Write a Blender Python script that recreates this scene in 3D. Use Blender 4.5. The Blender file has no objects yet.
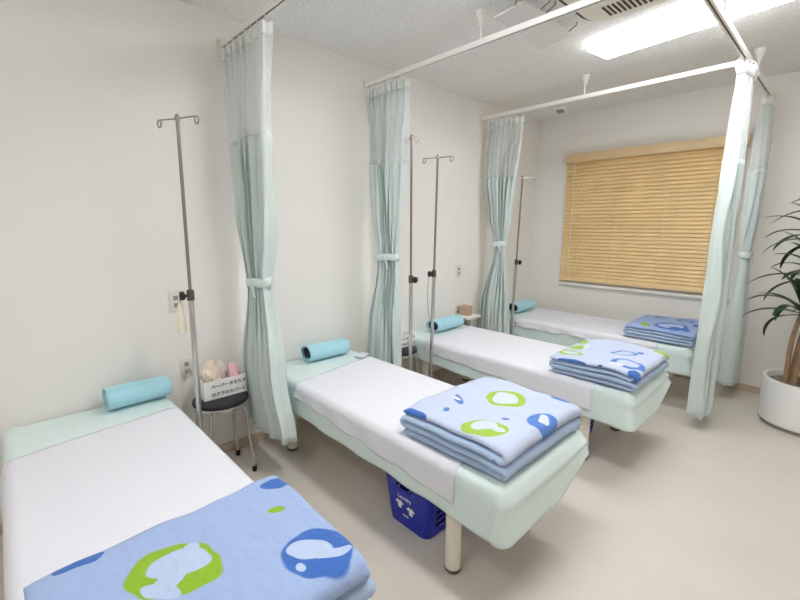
import bpy, bmesh, math, random
from mathutils import Vector, Matrix, noise
random.seed(7)
PI = math.pi
scene = bpy.context.scene
COL = scene.collection

# ------------------------------------------------------------------ helpers
def lin(c):
    c /= 255.0
    return c / 12.92 if c <= 0.04045 else ((c + 0.055) / 1.055) ** 2.4

def rgb(r, g, b):
    return (lin(r), lin(g), lin(b), 1.0)

def material(name, col, rough=0.6, metal=0.0, spec=0.5, bump=None, mottled=None, sheen=0.0,
             transl=0.0):
    """Principled material; bump=(scale, strength), mottled=(scale, amount)."""
    m = bpy.data.materials.new(name)
    m.use_nodes = True
    nt = m.node_tree
    p = nt.nodes['Principled BSDF']
    p.inputs['Base Color'].default_value = col
    p.inputs['Roughness'].default_value = rough
    p.inputs['Metallic'].default_value = metal
    p.inputs['Specular IOR Level'].default_value = spec
    if sheen:
        p.inputs['Sheen Weight'].default_value = sheen
        p.inputs['Sheen Roughness'].default_value = 0.5
    tc = nt.nodes.new('ShaderNodeTexCoord')
    if bump:
        n = nt.nodes.new('ShaderNodeTexNoise')
        n.inputs['Scale'].default_value = bump[0]
        n.inputs['Detail'].default_value = 4
        nt.links.new(tc.outputs['Object'], n.inputs['Vector'])
        b = nt.nodes.new('ShaderNodeBump')
        b.inputs['Strength'].default_value = bump[1]
        b.inputs['Distance'].default_value = bump[2] if len(bump) > 2 else 0.01
        nt.links.new(n.outputs['Fac'], b.inputs['Height'])
        nt.links.new(b.outputs['Normal'], p.inputs['Normal'])
    if mottled:
        n2 = nt.nodes.new('ShaderNodeTexNoise')
        n2.inputs['Scale'].default_value = mottled[0]
        n2.inputs['Detail'].default_value = 5
        nt.links.new(tc.outputs['Object'], n2.inputs['Vector'])
        mx = nt.nodes.new('ShaderNodeMix')
        mx.data_type = 'RGBA'
        mx.inputs['A'].default_value = col
        k = 1 - mottled[1]
        mx.inputs['B'].default_value = (col[0] * k, col[1] * k, col[2] * k, 1)
        mr = nt.nodes.new('ShaderNodeMapRange')
        mr.inputs['From Min'].default_value = 0.35
        mr.inputs['From Max'].default_value = 0.7
        nt.links.new(n2.outputs['Fac'], mr.inputs['Value'])
        nt.links.new(mr.outputs['Result'], mx.inputs['Factor'])
        nt.links.new(mx.outputs['Result'], p.inputs['Base Color'])
    if transl:
        out = nt.nodes['Material Output']
        t = nt.nodes.new('ShaderNodeBsdfTranslucent')
        t.inputs['Color'].default_value = col
        ms = nt.nodes.new('ShaderNodeMixShader')
        ms.inputs['Fac'].default_value = transl
        nt.links.new(p.outputs[0], ms.inputs[1])
        nt.links.new(t.outputs[0], ms.inputs[2])
        nt.links.new(ms.outputs[0], out.inputs['Surface'])
    return m

def emission(name, col, strength):
    m = bpy.data.materials.new(name)
    m.use_nodes = True
    nt = m.node_tree
    p = nt.nodes['Principled BSDF']
    p.inputs['Base Color'].default_value = (0.9, 0.9, 0.9, 1)
    p.inputs['Emission Color'].default_value = col
    p.inputs['Emission Strength'].default_value = strength
    return m

def new_obj(name, bm, mat, parent=None, smooth=35):
    bmesh.ops.recalc_face_normals(bm, faces=bm.faces)
    if smooth is not None:
        a = math.radians(smooth)
        for f in bm.faces:
            f.smooth = True
        for e in bm.edges:
            if len(e.link_faces) == 2:
                e.smooth = e.calc_face_angle(0) < a
    me = bpy.data.meshes.new(name)
    bm.to_mesh(me)
    bm.free()
    if isinstance(mat, (list, tuple)):
        for m in mat:
            me.materials.append(m)
    elif mat:
        me.materials.append(mat)
    o = bpy.data.objects.new(name, me)
    COL.objects.link(o)
    if parent is not None:
        o.parent = parent
    return o

def tag(o, label, cat, group=None):
    o['label'] = label
    o['category'] = cat
    if group:
        o['group'] = group
    return o

def thing(name, label, cat, loc=(0, 0, 0), rz=0.0, group=None):
    o = bpy.data.objects.new(name, None)
    o.empty_display_size = 0.1
    COL.objects.link(o)
    o.location = loc
    o.rotation_euler = (0, 0, rz)
    return tag(o, label, cat, group)

def structure(o, kind='structure'):
    o['kind'] = kind
    return o

def copy_tree(o, parent=None):
    c = o.copy()
    COL.objects.link(c)
    c.parent = parent
    for ch in list(o.children):
        copy_tree(ch, c)
    return c

def box(bm, x0, x1, y0, y1, z0, z1, bev=0.0, seg=2, M=None):
    r = bmesh.ops.create_cube(bm, size=1.0)
    vs = r['verts']
    for v in vs:
        v.co = Vector(((x0 + x1) / 2 + v.co.x * (x1 - x0), (y0 + y1) / 2 + v.co.y * (y1 - y0),
                       (z0 + z1) / 2 + v.co.z * (z1 - z0)))
    if bev > 0:
        es = list({e for v in vs for e in v.link_edges})
        r2 = bmesh.ops.bevel(bm, geom=es, offset=bev, segments=seg, affect='EDGES', profile=0.5)
        vs = list({v for f in r2['faces'] for v in f.verts} | {v for v in vs if v.is_valid})
    if M is not None:
        for v in vs:
            v.co = M @ v.co
    return vs

def frames(pts):
    """tangents and a rotation minimising frame along a polyline"""
    T = []
    n = len(pts)
    for i in range(n):
        a = pts[max(i - 1, 0)]
        b = pts[min(i + 1, n - 1)]
        T.append((b - a).normalized())
    u = T[0].orthogonal().normalized()
    out = []
    for t in T:
        u = (u - t * u.dot(t))
        u = u.normalized() if u.length > 1e-6 else t.orthogonal().normalized()
        out.append((t, u, t.cross(u)))
    return out

def tube(bm, pts, r, n=10, cap=True):
    pts = [Vector(p) for p in pts]
    rs = r if isinstance(r, (list, tuple)) else [r] * len(pts)
    rings = []
    for p, (t, u, w), rr in zip(pts, frames(pts), rs):
        rings.append([bm.verts.new(p + (u * math.cos(2 * PI * k / n) + w * math.sin(2 * PI * k / n)) * rr) for k in range(n)])
    for a, b in zip(rings, rings[1:]):
        for k in range(n):
            bm.faces.new((a[k], a[(k + 1) % n], b[(k + 1) % n], b[k]))
    if cap:
        bm.faces.new(rings[0][::-1])
        bm.faces.new(rings[-1])

def lathe(bm, prof, c=(0, 0, 0), n=32):
    c = Vector(c)
    rings = []
    for r, z in prof:
        if r < 1e-6:
            rings.append([bm.verts.new(c + Vector((0, 0, z)))])
        else:
            rings.append([bm.verts.new(c + Vector((r * math.cos(2 * PI * k / n), r * math.sin(2 * PI * k / n), z))) for k in range(n)])
    for a, b in zip(rings, rings[1:]):
        if len(a) == 1 and len(b) == 1:
            continue
        for k in range(n):
            k2 = (k + 1) % n
            if len(a) == 1:
                bm.faces.new((a[0], b[k2], b[k]))
            elif len(b) == 1:
                bm.faces.new((a[k], a[k2], b[0]))
            else:
                bm.faces.new((a[k], a[k2], b[k2], b[k]))

def grid(bm, rows, close=False):
    V = [[bm.verts.new(p) for p in r] for r in rows]
    for a, b in zip(V, V[1:]):
        n = len(a)
        for k in range(n if close else n - 1):
            bm.faces.new((a[k], a[(k + 1) % n], b[(k + 1) % n], b[k]))
    return V

def sm(a, b, x):
    t = min(max((x - a) / (b - a), 0), 1)
    return t * t * (3 - 2 * t)

def interp(keys, x):
    """piecewise smooth interpolation of tuples; keys = [(x, (..)), ..] sorted by x"""
    if x <= keys[0][0]:
        return keys[0][1]
    for (xa, va), (xb, vb) in zip(keys, keys[1:]):
        if x <= xb:
            t = (x - xa) / (xb - xa)
            t = t * t * (3 - 2 * t)
            return tuple(p + (q - p) * t for p, q in zip(va, vb))
    return keys[-1][1]

def ns(x, y, z, s=1.0):
    return noise.noise(Vector((x * s, y * s, z * s)))

# ------------------------------------------------------------------ materials
M_wall = material('wall_paper', rgb(239, 236, 231), 0.85, spec=0.2, bump=(260, 0.12, 0.004))
M_ceil = material('ceiling_board', rgb(247, 246, 245), 0.95, spec=0.1, bump=(75, 0.6, 0.008), mottled=(70, 0.16))
M_floor = material('floor_vinyl', rgb(216, 209, 199), 0.38, spec=0.4, mottled=(3.0, 0.05), bump=(40, 0.02, 0.003))
M_base = material('baseboard_wood', rgb(204, 184, 168), 0.5)
M_rail = material('white_aluminium', rgb(244, 243, 240), 0.35, spec=0.5)
M_railslot = material('track_slot', rgb(120, 104, 92), 0.6)
M_white = material('white_plastic', rgb(240, 239, 235), 0.4)
M_cream = material('cream_plastic', rgb(236, 228, 208), 0.45)
M_plate = material('plate_plastic', rgb(226, 222, 212), 0.45)
M_steel = material('brushed_steel', rgb(158, 150, 146), 0.28, metal=1.0)
M_chrome = material('chrome', rgb(205, 202, 200), 0.2, metal=1.0)
M_darksteel = material('dark_steel', rgb(120, 112, 108), 0.3, metal=1.0)
M_black = material('black_plastic', rgb(22, 22, 24), 0.4)
M_seatblack = material('black_vinyl', rgb(30, 31, 36), 0.45, bump=(200, 0.1, 0.002))
M_sheet = material('mint_sheet', rgb(221, 236, 234), 0.8, spec=0.2, bump=(14, 0.25, 0.012))
M_paper = material('white_paper_sheet', rgb(230, 231, 239), 0.85, spec=0.15, bump=(9, 0.4, 0.014))
M_mattress = material('mattress_vinyl', rgb(190, 214, 206), 0.5)
M_legs = material('bed_leg_paint', rgb(232, 224, 212), 0.35)
M_cloth = material('mint_curtain', rgb(237, 245, 243), 0.8, spec=0.2, bump=(30, 0.1, 0.004), transl=0.35)
M_band = material('mint_tie', rgb(220, 233, 231), 0.8, spec=0.2)
M_header = material('curtain_header', rgb(244, 246, 244), 0.8, spec=0.2, transl=0.2)
M_towel = material('aqua_towel', rgb(172, 221, 234), 0.95, spec=0.1, bump=(240, 0.5, 0.006), sheen=0.4)
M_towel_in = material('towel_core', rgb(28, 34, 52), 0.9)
M_wood = material('blind_wood', rgb(246, 214, 156), 0.5, mottled=(6, 0.10))
M_woodv = material('valance_wood', rgb(238, 208, 162), 0.45, mottled=(5, 0.08))
M_cord = material('cord_white', rgb(228, 214, 190), 0.7)
M_blue = material('blue_basket', rgb(24, 42, 172), 0.35, spec=0.5)
M_pot = material('white_pot', rgb(238, 238, 238), 0.3, mottled=(8, 0.02))
M_soil = material('potting_bark', rgb(150, 140, 128), 0.9, bump=(40, 0.9, 0.02), mottled=(30, 0.5))
M_bark = material('cane_bark', rgb(176, 142, 112), 0.85, bump=(60, 0.5, 0.006), mottled=(20, 0.35))
M_leaf = material('dark_leaf', rgb(38, 66, 40), 0.32, spec=0.5)
M_board = material('white_card', rgb(244, 243, 242), 0.6)
M_ink = material('black_ink', rgb(40, 38, 40), 0.7)
M_creamcloth = material('cream_towel', rgb(244, 228, 210), 0.9, bump=(60, 0.4, 0.01))
M_pinkcloth = material('pink_towel', rgb(244, 196, 204), 0.9, bump=(60, 0.4, 0.01))
M_palecloth = material('pale_plastic_bag', rgb(238, 230, 224), 0.45)
M_kraft = material('brown_card', rgb(196, 164, 140), 0.8)
M_ac = material('ac_panel', rgb(236, 232, 222), 0.4)
M_acdark = material('ac_gap', rgb(70, 58, 48), 0.7)
M_deflector = material('deflector_sheet', rgb(226, 226, 226), 0.35)
M_gray = material('grey_socket', rgb(150, 146, 140), 0.5)
M_glass = material('window_glass', rgb(190, 205, 212), 0.05, spec=0.6)

# net at the top of the hospital curtains: a fine white mesh that lets the wall show through
def net_material():
    m = bpy.data.materials.new('curtain_net')
    m.use_nodes = True
    nt = m.node_tree
    p = nt.nodes['Principled BSDF']
    p.inputs['Base Color'].default_value = rgb(230, 235, 234)
    p.inputs['Roughness'].default_value = 0.8
    tr = nt.nodes.new('ShaderNodeBsdfTransparent')
    mix = nt.nodes.new('ShaderNodeMixShader')
    mix.inputs['Fac'].default_value = 0.54
    nt.links.new(tr.outputs[0], mix.inputs[1])
    nt.links.new(p.outputs[0], mix.inputs[2])
    nt.links.new(mix.outputs[0], nt.nodes['Material Output'].inputs['Surface'])
    return m
M_net = net_material()

def blanket_material(name, base, items, plain, u_plain):
    """fleece printed with ovals and rings. items: (u, v, ru, rv, rot_deg, colour, inner)"""
    m = bpy.data.materials.new(name)
    m.use_nodes = True
    nt = m.node_tree
    N, L = nt.nodes, nt.links
    p = N['Principled BSDF']
    p.inputs['Roughness'].default_value = 0.95
    p.inputs['Specular IOR Level'].default_value = 0.1
    p.inputs['Sheen Weight'].default_value = 0.15
    uv = N.new('ShaderNodeUVMap')
    uv.uv_map = 'UVMap'
    nz = N.new('ShaderNodeTexNoise')
    nz.inputs['Scale'].default_value = 11
    nz.inputs['Detail'].default_value = 1
    L.new(uv.outputs[0], nz.inputs['Vector'])
    sub = N.new('ShaderNodeVectorMath')
    sub.operation = 'SUBTRACT'
    sub.inputs[1].default_value = (0.5, 0.5, 0.5)
    L.new(nz.outputs['Color'], sub.inputs[0])
    scl = N.new('ShaderNodeVectorMath')
    scl.operation = 'SCALE'
    scl.inputs['Scale'].default_value = 0.034
    L.new(sub.outputs[0], scl.inputs[0])
    add = N.new('ShaderNodeVectorMath')
    L.new(uv.outputs[0], add.inputs[0])
    L.new(scl.outputs[0], add.inputs[1])
    rgbn = N.new('ShaderNodeRGB')
    rgbn.outputs[0].default_value = base
    cur = rgbn.outputs[0]
    for (u, v, ru, rv, rot, col, inner) in items:
        mp = N.new('ShaderNodeMapping')
        mp.vector_type = 'TEXTURE'
        mp.inputs['Location'].default_value = (u, v, 0)
        mp.inputs['Rotation'].default_value = (0, 0, math.radians(rot))
        mp.inputs['Scale'].default_value = (ru, rv, 1)
        L.new(add.outputs[0], mp.inputs['Vector'])
        flat = N.new('ShaderNodeVectorMath')
        flat.operation = 'MULTIPLY'
        flat.inputs[1].default_value = (1, 1, 0)
        L.new(mp.outputs[0], flat.inputs[0])
        ln = N.new('ShaderNodeVectorMath')
        ln.operation = 'LENGTH'
        L.new(flat.outputs[0], ln.inputs[0])
        mr = N.new('ShaderNodeMapRange')
        mr.inputs['From Min'].default_value = 0.97
        mr.inputs['From Max'].default_value = 1.04
        mr.inputs['To Min'].default_value = 1
        mr.inputs['To Max'].default_value = 0
        L.new(ln.outputs['Value'], mr.inputs['Value'])
        fac = mr.outputs['Result']
        if inner:
            m2 = N.new('ShaderNodeMapRange')
            m2.inputs['From Min'].default_value = inner - 0.03
            m2.inputs['From Max'].default_value = inner + 0.03
            L.new(ln.outputs['Value'], m2.inputs['Value'])
            mu = N.new('ShaderNodeMath')
            mu.operation = 'MULTIPLY'
            L.new(fac, mu.inputs[0])
            L.new(m2.outputs['Result'], mu.inputs[1])
            fac = mu.outputs[0]
        mx = N.new('ShaderNodeMix')
        mx.data_type = 'RGBA'
        mx.inputs['B'].default_value = col
        L.new(fac, mx.inputs['Factor'])
        L.new(cur, mx.inputs['A'])
        cur = mx.outputs['Result']
    # the reverse side and the lower folds are plain
    sep = N.new('ShaderNodeSeparateXYZ')
    L.new(uv.outputs[0], sep.inputs[0])
    gt = N.new('ShaderNodeMath')
    gt.operation = 'GREATER_THAN'
    gt.inputs[1].default_value = u_plain
    L.new(sep.outputs['X'], gt.inputs[0])
    mx = N.new('ShaderNodeMix')
    mx.data_type = 'RGBA'
    mx.inputs['B'].default_value = plain
    L.new(gt.outputs[0], mx.inputs['Factor'])
    L.new(cur, mx.inputs['A'])
    L.new(mx.outputs['Result'], p.inputs['Base Color'])
    bn = N.new('ShaderNodeTexNoise')
    bn.inputs['Scale'].default_value = 22
    bn.inputs['Detail'].default_value = 5
    tc = N.new('ShaderNodeTexCoord')
    L.new(tc.outputs['Object'], bn.inputs['Vector'])
    bp = N.new('ShaderNodeBump')
    bp.inputs['Strength'].default_value = 0.5
    bp.inputs['Distance'].default_value = 0.02
    L.new(bn.outputs['Fac'], bp.inputs['Height'])
    L.new(bp.outputs['Normal'], p.inputs['Normal'])
    return m

# ------------------------------------------------------------------ camera
f_px = 422.0
cam_d = bpy.data.cameras.new('camera')
cam_d.sensor_fit = 'HORIZONTAL'
cam_d.sensor_width = 36.0
cam_d.lens = 36.0 * f_px / 800.0
cam_d.clip_start = 0.02
cam = bpy.data.objects.new('camera', cam_d)
COL.objects.link(cam)
pitch = math.atan(75 / f_px)
yaw = math.atan2(453, math.hypot(f_px, 75))
cam.location = (2.517, 0.0, 1.4)
cam.rotation_euler = (PI / 2 - pitch, 0, yaw)
scene.camera = cam

# ------------------------------------------------------------------ room
RX0, RX1, RY0, RY1, RH = 0.0, 3.9, -1.8, 4.5, 2.53
def slab(name, x0, x1, y0, y1, z0, z1, mat):
    bm = bmesh.new()
    box(bm, x0, x1, y0, y1, z0, z1)
    return structure(new_obj(name, bm, mat, smooth=None))
T = 0.12
slab('floor', RX0 - T, RX1 + T, RY0 - T, RY1 + T, -0.1, 0.0, M_floor)
slab('ceiling', RX0 - T, RX1 + T, RY0 - T, RY1 + T, RH, RH + 0.1, M_ceil)
slab('wall_left', RX0 - T, RX0, RY0 - T, RY1 + T, 0, RH, M_wall)
slab('wall_right', RX1, RX1 + T, RY0 - T, RY1 + T, 0, RH, M_wall)
slab('wall_front', RX0, RX1, RY0 - T, RY0, 0, RH, M_wall)
# back wall with the window opening
WX0, WX1, WZ0, WZ1 = 0.42, 1.80, 0.83, 2.04
bm = bmesh.new()
box(bm, RX0, WX0, RY1, RY1 + T, 0, RH)
box(bm, WX1, RX1, RY1, RY1 + T, 0, RH)
box(bm, WX0, WX1, RY1, RY1 + T, 0, WZ0)
box(bm, WX0, WX1, RY1, RY1 + T, WZ1, RH)
structure(new_obj('wall_back', bm, M_wall, smooth=None))
slab('baseboard_left', 0, 0.012, RY0, RY1, 0, 0.06, M_base)
slab('baseboard_back', 0.012, RX1, RY1 - 0.012, RY1, 0, 0.06, M_base)
slab('baseboard_right', RX1 - 0.012, RX1, RY0, RY1 - 0.012, 0, 0.06, M_base)

win = bpy.data.objects.new('window_1', None)
COL.objects.link(win)
win.location = (0, RY1, 0)
structure(win)
bm = bmesh.new()
for (a, b, c, d) in ((WX0, WX1, WZ0, WZ0 + 0.04), (WX0, WX1, WZ1 - 0.04, WZ1), (WX0, WX0 + 0.04, WZ0, WZ1), (WX1 - 0.04, WX1, WZ0, WZ1), (1.09, 1.13, WZ0, WZ1)):
    box(bm, a, b, 0.03, 0.08, c, d)
new_obj('window_frame', bm, M_white, win, smooth=None)
bm = bmesh.new()
box(bm, WX0 + 0.04, WX1 - 0.04, 0.052, 0.058, WZ0 + 0.04, WZ1 - 0.04)
new_obj('pane', bm, M_glass, win, smooth=None)
bm = bmesh.new()
box(bm, 0.35, 1.87, -0.035, 0.0, 0.755, 0.785, 0.004)
new_obj('window_sill', bm, M_white, win)

# ------------------------------------------------------------------ wooden blind
bl = thing('venetian_blind', 'closed honey coloured wooden slat blind covering the window on the back wall', 'blind', (0, RY1, 0.8))
bm = bmesh.new()
box(bm, 0.355, 1.865, -0.075, -0.062, 1.235, 1.32, 0.003)
box(bm, 0.355, 0.368, -0.062, 0.0, 1.235, 1.32, 0.002)
box(bm, 1.852, 1.865, -0.062, 0.0, 1.235, 1.32, 0.002)
new_obj('valance', bm, M_woodv, bl)
bm = bmesh.new()
nsl = 34
for i in range(nsl):
    z = 0.035 + (1.25 - 0.035) * (i + 0.5) / nsl
    tilt = math.radians(68 + 5 * ns(i * 0.37, 1.3, 0))
    Mx = Matrix.Translation((0, -0.032, z)) @ Matrix.Rotation(tilt, 4, 'X')
    box(bm, 0.37, 1.85, -0.0245, 0.0245, -0.0015, 0.0015, 0.0, M=Mx)
new_obj('slats', bm, M_wood, bl, smooth=None)
bm = bmesh.new()
box(bm, 0.37, 1.85, -0.058, -0.008, 0.008, 0.03, 0.004)
new_obj('bottom_rail', bm, M_woodv, bl)
for x in (0.55, 0.88, 1.30, 1.68):
    bm = bmesh.new()
    tube(bm, [(x, -0.062, 0.02), (x, -0.062, 1.25)], 0.0016, 6)
    new_obj('ladder_cord', bm, M_cord, bl)
bm = bmesh.new()
tube(bm, [(0.46, -0.07, 0.12), (0.462, -0.068, 0.7), (0.46, -0.064, 1.24)], 0.003, 6)
lathe(bm, [(0, 0.08), (0.007, 0.085), (0.005, 0.12), (0, 0.125)], (0.46, -0.07, 0), 8)
new_obj('lift_cord', bm, M_white, bl)

# ------------------------------------------------------------------ ceiling fixtures
M_lampside = emission('lamp_diffuser_side', (0.975, 0.99, 1.0, 1), 5.0)
M_lamp = emission('lamp_diffuser', (0.975, 0.99, 1.0, 1), 14.5)
def lamp(x, y, rz, label, L=1.27, W=0.235):
    t = thing('ceiling_lamp', label, 'ceiling lamp', (x, y, RH), rz, 'fluorescent ceiling lamps')
    bm = bmesh.new()
    box(bm, 0, L, -W / 2 + 0.03, W / 2 - 0.03, -0.012, 0, 0.003)
    new_obj('housing', bm, M_white, t)
    bm = bmesh.new()
    box(bm, 0.004, L - 0.004, -W / 2, W / 2, -0.05, -0.0125, 0.005)
    df = new_obj('diffuser', bm, [M_lamp, M_lampside], t)
    for p in df.data.polygons:
        p.material_index = 0 if p.normal.z < -0.7 else 1
    return t
lamp(1.235, 2.965, math.radians(-7.0), 'long bright fluorescent ceiling lamp seen above the third bed')
lamp(1.15, 1.27, 0, 'fluorescent ceiling lamp above the second bed, just out of view at the top')
lamp(1.35, -0.45, 0, 'short ceiling lamp added out of view, above and behind the nearest bed, to brighten it', L=0.66)  # added fill lamp for the nearest bed, kept short to limit light under beds

ac = thing('air_conditioner', 'cream ceiling air conditioner panel with rounded corner and slotted grille', 'air conditioner', (1.96, 2.11, RH))
def rrect(hx, hy, r, n=8):
    pts = []
    for (cx, cy, a0) in ((hx - r, hy - r, 0), (-hx + r, hy - r, PI / 2), (-hx + r, -hy + r, PI), (hx - r, -hy + r, 1.5 * PI)):
        for k in range(n + 1):
            a = a0 + PI / 2 * k / n
            pts.append((cx + r * math.cos(a), cy + r * math.sin(a)))
    return pts
def plate(bm, pts, z0, z1, c=(0, 0)):
    a = [bm.verts.new((x + c[0], y + c[1], z0)) for x, y in pts]
    b = [bm.verts.new((x + c[0], y + c[1], z1)) for x, y in pts]
    n = len(pts)
    bm.faces.new(a[::-1])
    bm.faces.new(b)
    for k in range(n):
        bm.faces.new((a[k], a[(k + 1) % n], b[(k + 1) % n], b[k]))
bm = bmesh.new()
plate(bm, rrect(0.60, 0.48, 0.14), -0.022, 0)
new_obj('panel_gap', bm, M_acdark, ac)
bm = bmesh.new()
plate(bm, rrect(0.575, 0.455, 0.12), -0.034, -0.0225)
new_obj('panel', bm, M_ac, ac)
bm = bmesh.new()
for i in range(15):
    x = -0.47 + i * 0.024
    box(bm, x, x + 0.012, 0.28, 0.40, -0.0365, -0.0345)
new_obj('grille_slots', bm, M_acdark, ac, smooth=None)
bm = bmesh.new()
box(bm, -0.28, 0.28, -0.2, 0.2, -0.04, -0.0345, 0.003)
new_obj('intake_cover', bm, M_white, ac)

def deflector(pts, lab):
    """a thin sheet hung on two wires; pts = 4 corners in the world"""
    c = sum((Vector(p) for p in pts), Vector()) / 4
    t = thing('air_deflector', lab, 'air deflector', c, 0, 'air deflectors beside the air conditioner')
    P = [Vector(p) - c for p in pts]
    nrm = (P[1] - P[0]).cross(P[3] - P[0]).normalized() * 0.003
    bm = bmesh.new()
    a = [bm.verts.new(p + nrm) for p in P]
    b = [bm.verts.new(p - nrm) for p in P]
    bm.faces.new(a); bm.faces.new(b[::-1])
    for k in range(4):
        bm.faces.new((a[k], a[(k + 1) % 4], b[(k + 1) % 4], b[k]))
    new_obj('sheet', bm, M_deflector, t, smooth=None)
    for q in (P[1].lerp(P[0], 0.25), P[2].lerp(P[3], 0.25)):
        bm = bmesh.new()
        top = Vector((q.x + 0.07, q.y, RH - c.z - 0.003))
        tube(bm, [q, Vector((q.x, q.y, q.z + 0.02)), Vector((top.x, top.y, top.z - 0.015)), top], 0.004, 6)
        new_obj('hanger', bm, M_gray, t)
deflector([(1.13, 1.965, 2.435), (1.28, 1.995, 2.47), (1.30, 2.18, 2.47), (1.12, 2.145, 2.435)], 'white air deflector sheet nearer to the second curtain rail support')
deflector([(1.12, 2.235, 2.435), (1.30, 2.22, 2.47), (1.275, 2.53, 2.47), (1.105, 2.50, 2.435)], 'pale grey air deflector sheet nearer to the bright ceiling lamp')

t = thing('smoke_detector', 'small round smoke detector on the ceiling near the back wall', 'smoke detector', (0.40, 4.17, RH))
bm = bmesh.new()
lathe(bm, [(0, -0.045), (0.03, -0.045), (0.035, -0.035), (0.035, -0.02), (0, -0.02)], n=24)
new_obj('sensor', bm, M_gray, t)
bm = bmesh.new()
lathe(bm, [(0, -0.021), (0.05, -0.021), (0.056, -0.012), (0.056, 0), (0, 0)], n=24)
new_obj('base', bm, M_white, t)

# ------------------------------------------------------------------ curtain rails
def rail(name, label, a, b, z=2.36, rods=(), bracket='a', grp='ceiling curtain rails'):
    """aluminium C track from a to b (xy), hung from the ceiling by rods at the given fractions"""
    a, b = Vector((a[0], a[1], 0)), Vector((b[0], b[1], 0))
    d = (b - a)
    L = d.length
    t = thing(name, label, 'curtain rail', (a.x, a.y, z), math.atan2(d.y, d.x), grp)
    bm = bmesh.new()
    w, h, s = 0.016, 0.029, 0.005
    box(bm, 0.012, L, -w, -w + 0.003, 0, h, 0.0008, 1)
    box(bm, 0.012, L, w - 0.003, w, 0, h, 0.0008, 1)
    box(bm, 0.012, L, -w + 0.003, w - 0.003, h - 0.003, h)
    box(bm, 0.012, L, -w + 0.003, -s, 0, 0.003)
    box(bm, 0.012, L, s, w - 0.003, 0, 0.003)
    new_obj('track', bm, M_rail, t, smooth=None)
    bm = bmesh.new()
    box(bm, 0.014, L - 0.002, -w + 0.004, w - 0.004, 0.005, 0.007)
    new_obj('runner_channel', bm, M_railslot, t, smooth=None)
    if bracket:
        bm = bmesh.new()
        box(bm, 0.0, 0.006, -0.028, 0.028, -0.018, h + 0.02, 0.002)
        box(bm, 0.006, 0.03, -0.020, 0.020, h + 0.0005, h + 0.004, 0.001)
        new_obj('wall_bracket', bm, M_cream, t)
    for fr in rods:
        x = fr
        bm = bmesh.new()
        tube(bm, [(x, 0, h), (x, 0, RH - z - 0.002)], 0.006, 10)
        r = new_obj('support_rod', bm, M_white, t)
        bm = bmesh.new()
        lathe(bm, [(0.008, RH - z - 0.075), (0.012, RH - z - 0.07), (0.032, RH - z - 0.008), (0.034, RH - z - 0.001), (0, RH - z - 0.001)], (x, 0, 0), 20)
        new_obj('rod_cap', bm, M_white, r)
    return t
XR = 1.96
rail('curtain_rail', 'white curtain rail over the nearest bed, running out at the top left', (0.0, 1.03), (XR - 0.018, 1.03), rods=(1.2,))
rail('curtain_rail', 'white curtain rail crossing below the air conditioner, between second and third bed', (0.0, 2.04), (XR - 0.018, 2.04), rods=(1.0,))
rail('curtain_rail', 'white curtain rail in front of the blind, between third and farthest bed', (0.0, 3.43), (XR - 0.018, 3.43), rods=(0.965,))
rail('curtain_rail', 'white curtain rail running lengthways past the foot ends to the back wall', (XR, 4.5), (XR, 0.2), rods=(0.74, 1.82))

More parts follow.
